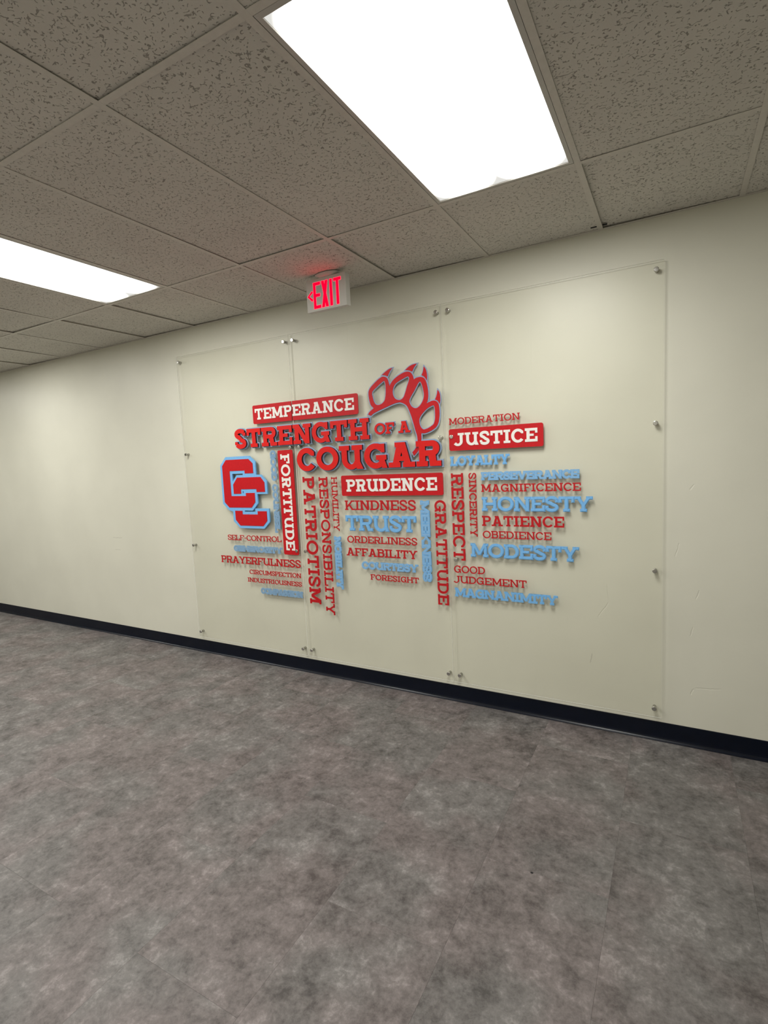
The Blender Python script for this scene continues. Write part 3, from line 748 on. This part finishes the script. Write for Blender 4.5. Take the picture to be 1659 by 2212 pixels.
red('KINDNESS', -2.026, -1.476, 1.261, 1.328, 'right below the PRUDENCE plate', 0.185)
blue('TRUST', -2.028, -1.476, 1.114, 1.223, 'tall letters below KINDNESS', 0.18)
red('ORDERLINESS', -2.022, -1.477, 1.030, 1.078, 'below TRUST')
red('AFFABILITY', -2.034, -1.479, 0.937, 0.993, 'below ORDERLINESS', 0.19)
blue('COURTESY', -1.914, -1.476, 0.847, 0.901, 'between AFFABILITY and FORESIGHT', ml=BLUEP, th=0.001)
red('FORESIGHT', -1.845, -1.477, 0.775, 0.813, 'lowest word of the middle column', 0.18)
red('SELF-CONTROL', -3.185, -2.625, 1.010, 1.052, 'below the double C emblem', 0.15)
blue('GENEROSITY', -3.130, -2.622, 0.918, 0.968, 'blurred together, below SELF-CONTROL', 0.16, pad=0.006, ml=HAZEL, mb=HAZE, th=0.001)
red('PRAYERFULNESS', -3.278, -2.454, 0.820, 0.877, 'longest word of the left panel', 0.18)
red('CIRCUMSPECTION', -2.975, -2.457, 0.741, 0.776, 'below PRAYERFULNESS', 0.16)
red('INDUSTRIOUSNESS', -3.001, -2.455, 0.676, 0.710, 'below CIRCUMSPECTION', 0.16)
blue('COMPASSION', -2.870, -2.450, 0.587, 0.637, 'blurred together, lowest of the left panel', 0.16, pad=0.006, ml=HAZEL, mb=HAZE, th=0.001)
blue('GOOD COUNSEL', -2.680, -2.624, 1.081, 1.709, 'sideways and pale, beside FORTITUDE', 0.16, True, pad=0.005, ml=HAZEL, mb=HAZE, th=0.001)
red('PATRIOTISM', -2.385, -2.284, 0.556, 1.502, 'sideways, first column of the middle panel', 0.20, True)
red('RESPONSIBILITY', -2.241, -2.165, 0.486, 1.497, 'sideways, right of PATRIOTISM', 0.19, True)
red('HUMILITY', -2.132, -2.084, 1.110, 1.495, 'small sideways letters beside KINDNESS', 0.17, True)
blue('NOBILITY', -2.136, -2.076, 0.686, 1.070, 'sideways and pale, below HUMILITY', 0.18, True, pad=0.0055, ml=BLUEP, th=0.001)
red('GRATITUDE', -1.342, -1.267, 0.647, 1.328, 'sideways, left of the right seam', 0.20, True)
blue('MEEKNESS', -1.444, -1.379, 0.791, 1.326, 'sideways, left of GRATITUDE', 0.16, True, pad=0.006, ml=BLUEP, th=0.001)
red('RESPECT', -1.224, -1.145, 0.946, 1.495, 'sideways, right of the right seam', 0.20, True)
red('SINCERITY', -1.108, -1.062, 1.100, 1.495, 'small sideways letters beside RESPECT', 0.19, True)

# ------------------------------------------------------------------ exit sign hung from the ceiling
EX, EY = -1.858, -0.362
s = empty('exit_sign', (EX, EY, H)); tag(s, 'lit red EXIT sign with left arrow hanging from the ceiling', 'exit sign')
def loc(x0, x1, z0, z1): return x0-EX, x1-EX, z0-H, z1-H
a, b, c, d = loc(-2.002, -1.714, 2.5245, 2.7165)
bm = bmesh.new(); box(bm, a, b, 0.004, 0.048, c+0.003, d-0.002, 0.004); obj('sign_housing', bm, HOUSE, s)
bm = bmesh.new(); box(bm, a-0.001, b+0.001, 0.0, 0.006, c, d, 0.0022); obj('face_plate', bm, HOUSE, s)
bm = bmesh.new()
N = 40; prof = [(0.0, -0.0205), (0.72, -0.0205), (0.86, -0.014), (0.97, -0.006), (1.0, 0.0)]
rings = [[bm.verts.new((0.090*r*math.cos(2*math.pi*i/N), 0.026+0.046*r*math.sin(2*math.pi*i/N), z-0.0012)) for i in range(N)] for r, z in prof[1:]]
bm.faces.new(rings[0][::-1])
for r1, r2 in zip(rings, rings[1:]):
    for i in range(N): bm.faces.new((r1[i], r1[(i+1) % N], r2[(i+1) % N], r2[i]))
bmesh.ops.recalc_face_normals(bm, faces=bm.faces)
obj('ceiling_canopy', bm, HOUSE, s, smooth=True)
sw = 0.0165
zl, zh = 2.541, 2.694
def exit_glyph(name, polys):
    for nm, g, y0, y1, m in ((name, 0.0, -0.0004, -0.0017, GLOW), ('letter_rim' if name == 'sign_letter' else 'arrow_rim', 0.0024, 0.001, -0.0006, RIM)):
        bm = bmesh.new()
        extrude_strips(bm, [grow(p, g) for p in polys], lambda u, v: (u-EX, v-H), y0, y1)
        obj(nm, bm, m, s)
exit_glyph('sign_letter', [R_(-1.949, -1.949+sw, zl, zh), R_(-1.949, -1.897, zl, zl+sw), R_(-1.949, -1.897, zh-sw, zh), R_(-1.949, -1.901, 2.610, 2.610+sw)])
exit_glyph('sign_letter', [Q_((-1.888, zh), (-1.860, zl), (-1.841, zl), (-1.869, zh)), Q_((-1.861, zh), (-1.889, zl), (-1.870, zl), (-1.842, zh))])
exit_glyph('sign_letter', [R_(-1.828, -1.828+sw+.001, zl, zh)])
exit_glyph('sign_letter', [R_(-1.799, -1.747, zh-sw, zh), R_(-1.7815, -1.7815+sw, zl, zh)])
exit_glyph('sign_arrow', [Q_((-1.962, 2.648), (-1.994, 2.6185), (-1.984, 2.6185), (-1.954, 2.640)), Q_((-1.984, 2.6225), (-1.994, 2.6185), (-1.962, 2.588), (-1.954, 2.596))])

# a small dark crumb on the floor
bm = bmesh.new(); bmesh.ops.create_icosphere(bm, subdivisions=2, radius=0.004)
for v in bm.verts: v.co = Vector((v.co.x*1.3, v.co.y*0.8, v.co.z*0.5))*(1+0.2*random.random())
o = obj('floor_crumb', bm, DARK, None, (-0.470, -1.222, 0.0015)); tag(o, 'tiny dark crumb lying on the grey floor', 'crumb')
